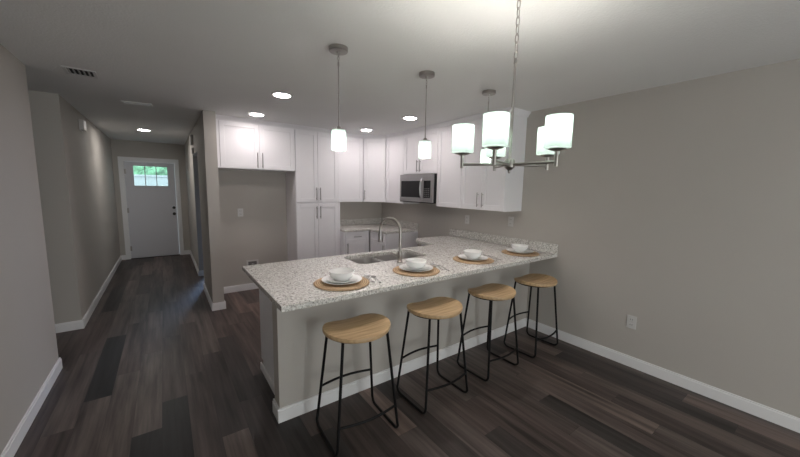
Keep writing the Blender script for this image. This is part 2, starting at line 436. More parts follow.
def knobm(bm, x, z, prof):
    b2 = new(); lathe(b2, prof, segs=20)
    b2.transform(Matrix.Translation((x, y0, z)) @ Matrix.Rotation(math.radians(90), 4, 'X'))
    me = bpy.data.meshes.new('t'); b2.to_mesh(me); b2.free(); bm.from_mesh(me); bpy.data.meshes.remove(me)
bm = new(); knobm(bm, .165, .93, [(0, 0), (.032, 0), (.032, .008), (.012, .012), (.012, .032), (.026, .042), (.028, .055), (.02, .066), (0, .068)])
obj('door_knob', bm, 'blackknob', door, smooth=True)
bm = new(); knobm(bm, .165, 1.065, [(0, 0), (.030, 0), (.030, .014), (.018, .018), (.018, .024), (0, .024)])
obj('deadbolt', bm, 'blackknob', door, smooth=True)
for z in (.22, 1.02, 1.82):
    bm = new(); tube(bm, [(sx0 - .004, y0 - .006, z - .05), (sx0 - .004, y0 - .006, z + .05)], .007, 10)
    box(bm, sx0 - .002, sx0 + .025, y0 - .002, y0 + .001, z - .05, z + .05)
    obj('hinge', bm, 'nickel', door)
sbox('trim_2', 'blackknob', (DX0 + .035, DX1 - .035, YD - .01, YE, 0, .011), label='dark threshold under the front door', cat='trim')

# side room window (its daylight falls through the hallway opening)
bm = new()
for b in ((WX0, WX0 + .05, YD + .02, YE - .02, WZ0, WZ1), (WX1 - .05, WX1, YD + .02, YE - .02, WZ0, WZ1), (WX0 + .05, WX1 - .05, YD + .02, YE - .02, WZ0, WZ0 + .05),
          (WX0 + .05, WX1 - .05, YD + .02, YE - .02, WZ1 - .05, WZ1), (WX0 + .05, WX1 - .05, YD + .04, YD + .08, 1.53, 1.57)): box(bm, *b)
w1 = struct('window_1', bm, 'trim', label='white framed window of the side room', cat='window')
boxes('pane', 'pane', (WX0 + .05, WX1 - .05, YD + .055, YD + .06, WZ0 + .05, WZ1 - .05), parent=w1)
# unseen glazed door, added behind the viewpoint to go with the fill light
bm = new()
for b in ((GX0, GX0 + .07, -3.09, -3.01, 0, GZ), (GX1 - .07, GX1, -3.09, -3.01, 0, GZ), (1.26, 1.34, -3.09, -3.01, 0, GZ), (GX0 + .07, GX1 - .07, -3.09, -3.01, 0, .08), (GX0 + .07, GX1 - .07, -3.09, -3.01, GZ - .08, GZ)): box(bm, *b)
w2 = struct('added_door', bm, 'trim', label='added white framed glazed sliding door behind the viewpoint', cat='door')
boxes('pane', 'pane', (GX0 + .07, 1.26, -3.055, -3.045, .08, GZ - .08), (1.34, GX1 - .07, -3.055, -3.045, .08, GZ - .08), parent=w2)

# outside the front door
bm = new(); box(bm, -9, 9, YE, 24, -.25, -.15); struct('ground', bm, 'ground', label='pale driveway outside the front door', cat='ground')
bm = new()
for k in range(26):
    x = -5.5 + k * .44 + random.uniform(-.2, .2); z = random.uniform(.9, 2.6); r = random.uniform(.5, .9)
    m4 = Matrix.Translation((x, 17 + random.uniform(-.5, .5), z)) @ Matrix.Diagonal((r, r * .8, r, 1))
    bmesh.ops.create_icosphere(bm, subdivisions=3, radius=1, matrix=m4)
for k in range(26):
    x = -5.5 + k * .44; box(bm, x - .04, x + .04, 16.95, 17.05, -.15, 1.4)
for v in bm.verts:
    v.co += Vector((random.uniform(-.06, .06), random.uniform(-.06, .06), random.uniform(-.06, .06)))
sb = sbox('garden_wall', 'side_wall', (-7, 7, 13.0, 13.2, -.15, 1.80), (-7, 7, 12.97, 13.23, 1.80, 1.86), label='pale wall outside seen in the lower part of the front door panes', cat='wall')
o = tag(obj('garden_foliage', bm, 'leaf'), 'green garden foliage seen through the front door panes', 'foliage'); o['kind'] = 'stuff'
# ------------------------------------------------------------------ cabinets
def shaker(name, w, h, parent, loc, rotz=0, t=.02, rail=.058, m='cabinet', handle=None):
    """Door or drawer front: local x across, z up, outer face at y = -t. handle = (x, z, length, vertical)."""
    bm = new()
    box(bm, 0, rail, -t, 0, 0, h, .0015); box(bm, w - rail, w, -t, 0, 0, h, .0015)
    box(bm, rail, w - rail, -t, 0, 0, rail if h > .25 else .03, .0015); box(bm, rail, w - rail, -t, 0, h - (rail if h > .25 else .03), h, .0015)
    box(bm, rail, w - rail, -t + .009, 0, rail * .5, h - rail * .5)
    d_ = obj(name, bm, m, parent, loc=loc); d_.rotation_euler = (0, 0, rotz)
    if handle:
        hx, hz, hl, vert = handle
        bm = new(); y = -t - .028
        if vert:
            tube(bm, [(hx, y, hz - hl / 2), (hx, y, hz + hl / 2)], .006, 10)
            for s in (-.36, .36): tube(bm, [(hx, y, hz + s * hl), (hx, -t, hz + s * hl)], .0045, 8)
        else:
            tube(bm, [(hx - hl / 2, y, hz), (hx + hl / 2, y, hz)], .006, 10)
            for s in (-.36, .36): tube(bm, [(hx + s * hl, y, hz), (hx + s * hl, -t, hz)], .0045, 8)
        obj('handle', bm, 'pull', d_, smooth=True)
    return d_

ZT = 2.385     # cabinet tops
ZU = 1.334
YF = 4.763     # box front of the tall cabinets; doors add 20 mm
# fridge cabinet
t = thing('fridge_cabinet', 'white two-door cabinet spanning above the empty fridge alcove', 'cabinet', (XH1, YF, 1.79))
t0 = (XH1, YF, 1.79)
boxes('body', 'cabinet', (0.001, 1.561 - XH1 - .001, 0, YB - YF - .002, 0, ZT - 1.79), parent=t)
boxes('filler_strip', 'cabinet', (0.001, .045, -.02, 0, 0, ZT - 1.79), parent=t)
dw = (1.561 - XH1 - .06 - .009) / 2
shaker('door', dw, ZT - 1.79 - .01, t, (.055, 0, .005), handle=(dw - .03, .115, .20, True))
shaker('door', dw, ZT - 1.79 - .01, t, (.058 + dw, 0, .005), handle=(.03, .115, .20, True))
# pantry
PX0, PX1 = 1.561, 2.260
t = thing('pantry_cabinet', 'tall white four-door pantry cabinet beside the fridge alcove', 'cabinet', (PX0, YF, 0))
pw = PX1 - PX0
boxes('body', 'cabinet', (0, pw, 0, YB - YF - .002, .1, ZT), parent=t)
boxes('toe_kick', 'cabinet', (0, pw, .06, YB - YF - .002, 0, .1), parent=t)
dw = (pw - .009 - .03) / 2
for x, hx in ((.003, dw - .028), (.006 + dw, .028)):
    shaker('door', dw, 1.325 - .11, t, (x, 0, .108), handle=(hx, 1.325 - .108 - .135, .19, True))
    shaker('door', dw, ZT - 1.345 - .003, t, (x, 0, 1.342), handle=(hx, .125, .19, True))
boxes('filler_strip', 'cabinet', (pw - .028, pw, -.012, 0, .1, ZT), parent=t)
# upper cabinets
YU = 4.912
t = thing('wall_cabinet', 'white single-door upper cabinet between the tall pantry and the diagonal corner', 'cabinet', (PX1, YU, ZU))
w_ = 2.755 - PX1
boxes('body', 'cabinet', (0, w_ - .001, 0, YB - YU - .002, 0, ZT - ZU), parent=t)
shaker('door', w_ - .045, ZT - ZU - .008, t, (.040, 0, .004))
boxes('filler_strip', 'cabinet', (.001, .037, -.012, 0, 0, ZT - ZU), parent=t)
# diagonal corner
A = Vector((2.755, YU - .02)); B = Vector((3.023, 4.600))
t = thing('corner_cabinet', 'white upper cabinet set diagonally across the kitchen corner', 'cabinet', (A.x, A.y, ZU))
dirv = (B - A); ln = dirv.length; ang = math.atan2(dirv.y, dirv.x)
nrm = Vector((math.sin(ang), -math.cos(ang)))      # towards the room
bm = new()
p = [A - nrm * .02 - A, B - nrm * .02 - A, Vector((XR - .002, 4.6)) - A, Vector((XR - .002, YB - .002)) - A, Vector((2.756, YB - .002)) - A]
lo_ = [bm.verts.new((q.x, q.y, 0)) for q in p]; hi_ = [bm.verts.new((q.x, q.y, ZT - ZU)) for q in p]
bm.faces.new(lo_[::-1]); bm.faces.new(hi_)
for i in range(5): bm.faces.new((lo_[i], lo_[(i + 1) % 5], hi_[(i + 1) % 5], hi_[i]))
bmesh.ops.recalc_face_normals(bm, faces=bm.faces)
obj('body', bm, 'cabinet', t)
off = -nrm * .02
shaker('door', ln - .03, ZT - ZU - .008, t, (off.x + .015 * math.cos(ang), off.y + .015 * math.sin(ang), .004), rotz=ang, handle=(.024, .115, .16, True))
# uppers along the right wall; local x runs towards the camera (-y), face towards -x
XF = 3.043
def wall_cab(name, ya, yb, z0, label, doors, handles):
    t = thing(name, label, 'cabinet', (XF, ya, z0), -PI / 2)
    w = ya - yb
    boxes('body', 'cabinet', (0.001, w - .001, 0, XR - XF - .002, 0, ZT - z0), parent=t)
    n = doors; dw = (w - .003 * (n + 1)) / n
    for k in range(n):
        shaker('door', dw, ZT - z0 - .008, t, (.003 + k * (dw + .003), 0, .004), handle=handles[k](dw) if handles else None)
    return t
wall_cab('wall_cabinet', 4.598, 4.103, ZU, 'narrow white upper cabinet between the diagonal corner and the microwave', 1, None)
wall_cab('wall_cabinet', 4.103, 3.339, 1.785, 'short white two-door cabinet directly above the microwave', 2,
         [lambda w: (w - .03, .11, .17, True), lambda w: (.03, .11, .17, True)])
wall_cab('wall_cabinet', 3.339, 2.89, ZU, 'white single-door upper cabinet on the dining side of the microwave', 1, None)
wall_cab('wall_cabinet', 2.89, 2.232, ZU, 'white two-door upper cabinet ending the run, its side panel facing the dining area', 2,
         [lambda w: (w - .034, .115, .17, True), lambda w: (.034, .115, .17, True)])

# crown strip under the ceiling
bm = new()
def crown(a, b, nx, ny):
    a, b = Vector(a), Vector(b)
    tdir = (b - a).normalized(); n = Vector((nx, ny)).normalized()
    prof = [(0, ZT), (.012, ZT), (.016, ZT + .012), (.040, H - .012), (.045, H - .001), (0, H - .001)]
    r0 = [bm.verts.new((*(a + n * u), z)) for u, z in prof]; r1 = [bm.verts.new((*(b + n * u), z)) for u, z in prof]
    for i in range(6): bm.faces.new((r0[i], r0[(i + 1) % 6], r1[(i + 1) % 6], r1[i]))
    bm.faces.new(r0); bm.faces.new(r1[::-1])
crown((XH1, YF), (PX1, YF), 0, -1)
crown((PX1, YU), (2.76, YU), 0, -1); crown((PX1, YF), (PX1, YU), 1, 0)
crown((A - nrm * .02), (B - nrm * .02), nrm.x, nrm.y)
crown((XF, 4.61), (XF, 2.232), -1, 0); crown((XF - .04, 2.232), (XR, 2.232), 0, -1)
# backing above the boxes up to the ceiling
for b in ((XH1, PX1, YF, YB, ZT, H - .001), (PX1, 2.76, YU, YB, ZT, H - .001), (2.76, XR, 4.9, YB, ZT, H - .001), (XF, XR, 2.232, 4.9, ZT, H - .001)): box(bm, *b)
bmesh.ops.recalc_face_normals(bm, faces=bm.faces)
struct('trim_3', bm, 'cabinet', label='white crown molding between the cabinets and the ceiling', cat='trim')

# base cabinets
ZC0, ZC = 0.874, 0.910
YFB = 4.625
t = thing('base_cabinet', 'white base cabinet with a drawer over a door, beside the tall pantry', 'cabinet', (PX1, YFB, 0))
w_ = 2.728 - PX1
boxes('body', 'cabinet', (0, w_, 0, YB - YFB - .002, .1, ZC0), parent=t)
boxes('toe_kick', 'cabinet', (0, w_, .06, YB - YFB - .002, 0, .1), parent=t)
shaker('drawer', w_ - .05, .145, t, (.02, 0, ZC0 - .155), rail=.04, handle=((w_ - .05) / 2, .072, .13, False))
shaker('door', w_ - .05, ZC0 - .155 - .115, t, (.02, 0, .11), handle=(.032, .50, .17, True))
t = thing('base_cabinet', 'white corner base cabinet ending at the empty range gap', 'cabinet', (2.742, YFB - .001, 0), -PI / 2)
w_ = YFB - 4.118
boxes('body', 'cabinet', (0, w_, 0, XR - 2.742 - .002, .1, ZC0), parent=t)
boxes('toe_kick', 'cabinet', (0, w_, .06, XR - 2.742 - .002, 0, .1), parent=t)
shaker('drawer', w_ - .05, .145, t, (.045, 0, ZC0 - .155), rail=.04)
shaker('door', w_ - .05, ZC0 - .155 - .115, t, (.045, 0, .11), handle=(w_ - .05 - .035, .50, .17, True))
t = thing('base_cabinet', 'white base cabinet on the dining side of the empty range gap', 'cabinet', (2.72, 3.245, 0), -PI / 2)
w_ = 3.245 - 2.86
boxes('body', 'cabinet', (0, w_, 0, XR - 2.72 - .002, .1, ZC0), parent=t)
boxes('toe_kick', 'cabinet', (0, w_, .06, XR - 2.72 - .002, 0, .1), parent=t)
shaker('door', w_ - .04, ZC0 - .115, t, (.003, 0, .11), handle=(.03, .6, .17, True))
# cabinets of the peninsula, doors facing the kitchen
t = thing('peninsula_cabinet', 'long white cabinet run behind the half wall, its end panel facing the hallway', 'cabinet', (2.70, 2.832, 0), PI)
w_ = 2.70 - .605
def pcab(x0, x1):       # boxes leave a well under the sink
    return (x0, x1, 0, 2.832 - 2.202, .1, ZC0)
boxes('body', 'cabinet', pcab(0, 2.70 - 2.18), pcab(2.70 - 1.28, w_), (2.70 - 2.18, 2.70 - 1.28, 0, .63, .1, .60), (2.70 - 2.18, 2.70 - 1.28, 0, .018, .6, ZC0), parent=t)
boxes('toe_kick', 'cabinet', (0, w_, .06, .63, 0, .1), parent=t)
boxes('base_molding', 'trim', (w_, w_ + .012, .0, .625, 0, .062), parent=t, bev=.003)
n = 4; dw = (w_ - .003 * (n + 1)) / n
for k in range(n):
    shaker('door', dw, ZC0 - .12, t, (.003 + k * (dw + .003), 0, .11), handle=((.03 if k % 2 else dw - .03), .6, .17, True))

# ------------------------------------------------------------------ countertops
def slab(outer, holes, z0, z1, bev=.004):
    bm = new(); edges = []
    for lp in [outer] + holes:
        vs = [bm.verts.new((x, y, z0)) for x, y in lp]
        edges += [bm.edges.new((vs[i], vs[(i + 1) % len(vs)])) for i in range(len(vs))]
    bmesh.ops.triangle_fill(bm, use_beauty=True, use_dissolve=False, edges=edges)
    ext = bmesh.ops.extrude_face_region(bm, geom=list(bm.faces))
    for v in ext['geom']:
        if isinstance(v, bmesh.types.BMVert): v.co.z = z1
    bmesh.ops.recalc_face_normals(bm, faces=bm.faces)
    if bev:
        es = [e for e in bm.edges if len(e.link_faces) == 2 and e.calc_face_angle() > .5 and abs(e.verts[0].co.z - e.verts[1].co.z) < 1e-5]
        bmesh.ops.bevel(bm, geom=es, offset=bev, segments=2, affect='EDGES', profile=.5)
    return bm

def rrect(x0, x1, y0, y1, r, n=5):
    out = []
    for cx, cy, t0 in ((x1 - r, y1 - r, 0), (x0 + r, y1 - r, PI / 2), (x0 + r, y0 + r, PI), (x1 - r, y0 + r, 1.5 * PI)):
        for k in range(n + 1):
            a = t0 + PI / 2 * k / n; out.append((cx + r * math.cos(a), cy + r * math.sin(a)))
    return out
SX0, SX1, SY0, SY1 = 1.345, 2.125, 2.42, 2.80
XCL, YCN, YCF = 0.489, 1.769, 2.878
outer = [(XCL, YCN), (XR - .001, YCN), (XR - .001, 3.375), (2.72, 3.375), (2.622, 3.26), (2.622, YCF), (XCL, YCF)]
ct = tag(obj('peninsula_countertop', slab(outer, [rrect(SX0, SX1, SY0, SY1, .07)], ZC0, ZC), 'granite'),
         'speckled pale granite peninsula countertop with four place settings', 'countertop')
bm = new(); box(bm, XR - .021, XR - .001, YCN, 3.375, ZC, ZC + .100, .002)
obj('backsplash', bm, 'granite', ct)
outer = [(PX1 + .001, 4.592), (2.712, 4.592), (2.712, 4.116), (XR - .001, 4.116), (XR - .001, YB - .001), (PX1 + .001, YB - .001)]
ct2 = tag(obj('corner_countertop', slab(outer, [], ZC0, ZC), 'granite'), 'speckled granite countertop in the far kitchen corner under the upper cabinets', 'countertop')
bm = new(); box(bm, PX1 + .001, XR - .001, YB - .021, YB - .001, ZC, ZC + .100, .002); box(bm, XR - .021, XR - .001, 4.116, YB - .021, ZC, ZC + .100, .002)
obj('backsplash', bm, 'granite', ct2)

# sink
sk = thing('sink', 'undermount stainless double-bowl sink set in the peninsula countertop', 'sink', (1.735, 2.61, .70))
def basin(x0, x1):
    bm = new()
    zt, zb_ = ZC0 - .70, -.02; CX, CY = 1.735, 2.61
    top = rrect(x0 - CX, x1 - CX, SY0 - CY - .004, SY1 - CY + .004, .07)
    bot = rrect(x0 - CX + .02, x1 - CX - .02, SY0 - CY + .016, SY1 - CY - .016, .06)
    a = [bm.verts.new((x, y, zt)) for x, y in top]; b = [bm.verts.new((x, y, zb_)) for x, y in bot]
    a2 = [bm.verts.new((x * 1.0, y, zt)) for x, y in rrect(x0 - CX - .006, x1 - CX + .006, SY0 - CY - .010, SY1 - CY + .010, .075)]
    b2 = [bm.verts.new((x, y, zb_ - .004)) for x, y in rrect(x0 - CX + .016, x1 - CX - .016, SY0 - CY + .012, SY1 - CY - .012, .06)]
    n = len(a)
    for i in range(n):
        j = (i + 1) % n
        bm.faces.new((a[i], a[j], b[j], b[i])); bm.faces.new((a2[i], b2[i], b2[j], a2[j])); bm.faces.new((a[i], a2[i], a2[j], a[j]))
    bm.faces.new(b); bm.faces.new(b2[::-1])
    bmesh.ops.recalc_face_normals(bm, faces=bm.faces)
    return bm
for a, b in ((SX0 - .002, 1.644), (1.676, SX1 + .002)):
    bo = obj('basin', basin(a, b), 'basin', sk, smooth=True)
    bm = new(); lathe(bm, [(0, -.0185), (.030, -.0185), (.042, -.0165), (.045, -.0195)], cx=(a + b) / 2 - 1.735, cy=.02, segs=24)
    obj('drain', bm, 'steel', bo, smooth=True)
boxes('divider', 'basin', (1.652 - 1.735, 1.668 - 1.735, -.19, .19, .0, ZC0 - .70 - .012), parent=sk, bev=.003)

# faucet
fx, fy = 1.69, 2.325
fc = thing('faucet', 'tall brushed nickel gooseneck faucet with a pull-down spray head', 'faucet', (fx, fy, ZC + .0005))
bm = new(); lathe(bm, [(0, 0), (.030, 0), (.030, .008), (.024, .014), (.021, .085), (.0165, .10), (0, .10)], segs=24); obj('base', bm, 'nickel', fc, smooth=True)
hz = .276
sd_ = Vector((-.36, .93, 0)).normalized()
pts = [Vector((0, 0, .09)), Vector((0, 0, .2)), Vector((0, 0, hz))] + arc((sd_ * .11) + Vector((0, 0, hz)), -sd_, (0, 0, 1), .11, 0, PI, 18)[1:] + [sd_ * .22 + Vector((0, 0, hz - .015))]
bm = new(); tube(bm, pts, .0135, 14); obj('spout', bm, 'nickel', fc, smooth=True)
bm = new(); q = sd_ * .22
lathe(bm, [(0, hz - .115), (.023, hz - .115), (.025, hz - .105), (.0195, hz - .04), (.0145, hz - .012), (0, hz - .012)], cx=q.x, cy=q.y, segs=20); obj('spray_head', bm, 'pull', fc, smooth=True)
bm = new(); tube(bm, [(-.018, 0, .062), (-.040, .0, .066), (-.062, .004, .078), (-.090, .01, .100)], [.010, .009, .0065, .0055], 12); obj('lever', bm, 'nickel', fc, smooth=True)

# ------------------------------------------------------------------ microwave
mw = thing('microwave', 'stainless over-the-range microwave with a curved vertical handle', 'microwave', (2.955, 4.100, 1.372), -PI / 2)
mwW, mwH, mwD = .758, .408, XR - 2.955 - .003
boxes('body', 'glossblack', (0, mwW, .028, mwD, 0, mwH), parent=mw, bev=.003)
dW = .565
bm = new()
fx0, fx1, fz0, fz1 = .035, dW - .06, .075, mwH - .095
box(bm, 0.002, fx0, 0, .026, .012, mwH - .002); box(bm, fx1, dW, 0, .026, .012, mwH - .002)
box(bm, fx0, fx1, 0, .026, .012, fz0); box(bm, fx0, fx1, 0, .026, fz1, mwH - .002)
dr = obj('door', bm, 'mwsteel', mw)
boxes('door_window', 'glossblack', (fx0, fx1, .004, .024, fz0, fz1), parent=dr)
bm = new()
hx = dW - .02
tube(bm, [(hx, 0.002, .055), (hx, -.022, .065), (hx, -.040, .12), (hx, -.048, .20), (hx, -.040, .28), (hx, -.022, .335), (hx, .002, .345)], .011, 12); obj('handle', bm, 'steel', dr, smooth=True)
bm = new(); box(bm, dW + .003, mwW - .002, 0, .026, .012, .075); box(bm, dW + .003, mwW - .002, 0, .026, mwH - .095, mwH - .002)
box(bm, mwW - .045, mwW - .002, 0, .026, .075, mwH - .095); cp = obj('control_panel', bm, 'mwsteel', mw)
boxes('keypad', 'glossblack', (dW + .003, mwW - .045, .002, .024, .075, mwH - .095), parent=cp)
bm = new()
for i in range(5):
    for j in range(3): box(bm, dW + .022 + j * .038, dW + .046 + j * .038, .0005, .0022, .09 + i * .026, .104 + i * .026)
obj('button', bm, mat('button_grey', (.14, .14, .14, 1), .4, bump=(50, .01)), cp)['kind'] = 'stuff'
bm = new(); box(bm, 0.004, mwW - .004, .004, .026, 0, .010); obj('vent_strip', bm, 'glossblack', mw)

# ------------------------------------------------------------------ bar stools
def seat_bm():
    bm = new(); n, rings = 48, 9
    a, b, zt, zb_ = .215, .194, .708, .680
    def surf(u, v): return .014 * (u * u) - .018 * max(0, v) ** 2 * max(0, 1 - 1.6 * u * u)
    def edge(t):
        k = 1.0 - .15 * max(0, math.sin(t)) ** 9        # shallow dip in the counter side
        return a * k * math.cos(t), b * k * math.sin(t)
    top = [bm.verts.new((0, 0, zt - .004))]; grid = []
    for i in range(1, rings + 1):
        s = i / rings; ring = []
        for k in range(n):
            x, y = edge(2 * PI * k / n); x *= s; y *= s
            z = zt - .006 + surf(x / a, y / b)
            if i == rings: z -= .003
            ring.append(bm.verts.new((x, y, z)))
        grid.append(ring)
    side = []
    for s, dz in ((1.012, -.010), (1.010, -.020), (.985, -.026)):
        ring = []
        for k in range(n):
            x, y = edge(2 * PI * k / n); z = zt - .006 + surf(x / a, y / b) * (.6 if dz < -.02 else 1) + dz
            ring.append(bm.verts.new((x * s, y * s, z)))
        side.append(ring)
    grid += side
    for k in range(n): bm.faces.new((top[0], grid[0][k], grid[0][(k + 1) % n]))
    for r0, r1 in zip(grid, grid[1:]):
        for k in range(n): bm.faces.new((r0[k], r1[k], r1[(k + 1) % n], r0[(k + 1) % n]))
    cb = bm.verts.new((0, 0, zb_))
    for k in range(n): bm.faces.new((cb, grid[-1][(k + 1) % n], grid[-1][k]))
    bmesh.ops.recalc_face_normals(bm, faces=bm.faces)
    return bm

GS = 'oak topped bar stools along the counter'
st = thing('bar_stool', 'oak seat black frame bar stool at the free end of the counter', 'stool', (.945, 1.745, 0), math.radians(-2), GS)
obj('seat', seat_bm(), 'oak', st, smooth=50)
RT = .0090
zr = .674
bm = new(); tube(bm, [(.185 * math.cos(2 * PI * k / 40), .168 * math.sin(2 * PI * k / 40), zr) for k in range(40)], .0075, 8, closed=True); obj('seat_ring', bm, 'black', st, smooth=True)
tx, ty, gx, gy = .150, .118, .212, .172
def legpt(sx, sy, z):
    k = 1 - z / zr
    return Vector((sx * (tx + (gx - tx) * k), sy * (ty + (gy - ty) * k), z))
for sx in (-1, 1):
    for sy in (-1, 1):
        bm = new(); tube(bm, [legpt(sx, sy, zr), legpt(sx, sy, .34), legpt(sx, sy, .060)], RT, 10); obj('leg', bm, 'black', st, smooth=True)
for sx in (-1, 1):
    bm = new()
    f0, b0 = legpt(sx, -1, .060), legpt(sx, 1, .060)
    pts = [f0 + Vector((0, 0, .004)), f0]
    prof = [(.004, .040), (.011, .025), (.022, .0145), (.038, .0088), (.060, .0082)]
    pts += [Vector((sx * .2105, -gy + u, z)) for u, z in prof] + [Vector((sx * .2105, gy - u, z)) for u, z in prof[::-1]]
    pts += [b0, b0 + Vector((0, 0, .004))]
    tube(bm, pts, RT, 10); obj('runner', bm, 'black', st, smooth=True)
for sy, z, bow in ((1, .275, .0), (-1, .180, .0)):
    a, b = legpt(-1, sy, z), legpt(1, sy, z)
    bm = new(); tube(bm, [a + (b - a) * (k / 8) + Vector((0, sy * .03 * math.sin(PI * k / 8), 0)) for k in range(9)], RT * .9, 10); obj('stretcher', bm, 'black', st, smooth=True)
for loc, rz, lab in (((1.595, 1.740, 0), 0, 'oak seat black frame bar stool before the place setting nearest the faucet'),
                     ((2.270, 1.755, 0), 1, 'oak seat black frame bar stool one place in from the right wall'),
                     ((2.940, 1.755, 0), 2, 'oak seat black frame bar stool in the corner beside the right wall')):
    dup(st, loc, math.radians(rz), lab)

# ------------------------------------------------------------------ place settings
where = ['at the free end of the counter', 'in front of the faucet', 'one place in from the right wall', 'beside the right wall backsplash']
px = [(.965, 2.005), (1.618, 2.000), (2.335, 2.035), (3.035, 2.005)]
ZM = ZC + .0005
protos = {}
def first():
    bm = new(); lathe(bm, [(0, 0), (.186, 0), (.191, .004), (.187, .008), (.175, .0085), (.10, .008), (0, .008)], segs=64)
    protos['mat'] = tag(obj('placemat', bm, 'woven', smooth=True), '', 'placemat', 'round woven placemats on the counter')
    bm = new(); lathe(bm, [(0, 0), (.075, 0), (.078, .003), (.100, .005), (.136, .016), (.138, .019), (.134, .019), (.098, .009), (.074, .006), (0, .006)], segs=56)
    protos['dinner'] = tag(obj('dinner_plate', bm, 'porcelain', smooth=60), '', 'plate', 'large white dinner plates')
    bm = new(); lathe(bm, [(0, 0), (.062, 0), (.065, .003), (.082, .005), (.108, .014), (.110, .017), (.106, .017), (.080, .009), (.060, .006), (0, .006)], segs=56)
    protos['salad'] = tag(obj('salad_plate', bm, 'porcelain', smooth=60), '', 'plate', 'small white plates under the bowls')
    bm = new(); lathe(bm, [(0, .003), (.044, .003), (.044, 0), (.050, 0), (.051, .004), (.072, .018), (.081, .036), (.0865, .060), (.088, .062), (.085, .0625), (.078, .037), (.068, .021), (.048, .009), (0, .007)], segs=48)
    protos['bowl'] = tag(obj('bowl', bm, 'porcelain', smooth=60), '', 'bowl', 'white bowls stacked on the plates')
    # spoon: along +y, bowl at +y
    bm = new()
    def strip(pts):
        prev = None
        for y, w, z in pts:
            y *= 1.08; w *= 1.3; z *= 1.15
            row = [bm.verts.new((-w, y, z)), bm.verts.new((w, y, z)), bm.verts.new((w, y, z + .0022)), bm.verts.new((-w, y, z + .0022))]
            if prev:
                for i in range(4): bm.faces.new((prev[i], prev[(i + 1) % 4], row[(i + 1) % 4], row[i]))
            else: bm.faces.new(row)
            prev = row
        bm.faces.new(prev[::-1])
        bmesh.ops.recalc_face_normals(bm, faces=bm.faces)
    strip([(-.095, .004, .002), (-.09, .0065, .001), (-.05, .0052, .0), (0, .0036, .004), (.045, .0034, .009), (.055, .008, .0065), (.068, .017, .0025), (.083, .0205, .0), (.098, .017, .002), (.108, .008, .006), (.110, .003, .007)])
    protos['spoon'] = tag(obj('spoon', bm, 'cutlery', smooth=60), '', 'spoon', 'spoons beside the plates')
    bm = new()
    strip([(-.095, .004, .002), (-.09, .0065, .001), (-.05, .0052, .0), (0, .0036, .004), (.040, .0034, .008), (.050, .009, .005), (.062, .012, .002), (.070, .0125, .001)])
    for k in range(4):
        x = -.0126 + k * .0084
        box(bm, x - .0020, x + .0020, .072, .116, .001, .0032)
    protos['fork'] = tag(obj('fork', bm, 'cutlery', smooth=60), '', 'fork', 'forks beside the spoons')
first()
labs = {'mat': 'round woven rattan placemat %s', 'dinner': 'large white plate %s, lying on the woven mat', 'salad': 'small white plate under the bowl %s',
        'bowl': 'white bowl %s, topping the stacked plates', 'spoon': 'spoon at the right edge of the place setting %s', 'fork': 'fork lying outside the spoon of the place setting %s'}
for i, (x, y) in enumerate(px):
    for key, (dx, dy, dz, rz) in dict(mat=(0, 0, 0, 0), dinner=(.005, .008, .009, 0), salad=(.005, .010, .0158, 0), bowl=(.005, .012, .0225, 0),
                                      spoon=(.206, -.04, .0085, -16), fork=(.246, -.058, .0012, -16)).items():
        o = protos[key] if i == 0 else protos[key].copy()
        if i: C.objects.link(o)
        o['label'] = labs[key] % where[i]
        kx = -1 if False else 1
        o.location = (x + kx * dx, y + dy, ZM + dz); o.rotation_euler = (0, 0, math.radians(rz))
        if key == 'spoon': o.rotation_euler = (0, math.radians(4), math.radians(rz)); o.location.z = ZM + .0092 - .002
        if key == 'spoon' and i == 3 or key == 'fork' and i == 3: o.location.x -= .0

# ------------------------------------------------------------------ lamps
GR = 'recessed ceiling lights'
def recessed(x, y, lens, label):
    t = thing('recessed_light', label, 'ceiling light', (x, y, H), 0, GR)
    bm = new(); lathe(bm, [(.076, -.0005), (.098, -.0005), (.098, -.006), (.092, -.010), (.076, -.010)], segs=40, close=True); obj('trim_ring', bm, 'plastic', t, smooth=True)
    bm = new(); lathe(bm, [(0, -.001), (.0755, -.001), (.0755, -.008), (.06, -.010), (0, -.0105)], segs=40); obj('lens', bm, lens, t, smooth=True)
recessed(.970, 3.303, 'lens', 'lit round recessed light above the middle of the kitchen, ahead of the tall pantry')
recessed(.972, 4.370, 'lens', 'lit round recessed light right by the doors above the fridge alcove')
recessed(2.517, 3.305, 'lens', 'lit round recessed light near the microwave end of the kitchen')
recessed(2.522, 4.390, 'lens', 'lit round recessed light by the diagonal corner cabinet')
recessed(-.202, 6.833, 'halllens', 'lit round recessed light on the hallway ceiling before the front door')

def links(bm, x, y, z0, z1, pitch=.026, r=.0022, w=.0065):
    n = max(1, int(round((z1 - z0) / pitch))); p = (z1 - z0) / n
    for k in range(n):
        zc = z0 + (k + .5) * p; hl = p * .62
        ax = Vector((1, 0, 0)) if k % 2 else Vector((0, 1, 0))
        pts = []
        for j in range(14):
            a = 2 * PI * j / 14
            pts.append(Vector((x, y, zc)) + ax * w * math.cos(a) + Vector((0, 0, 1)) * hl * math.sin(a))
        tube(bm, pts, r, 6, closed=True)

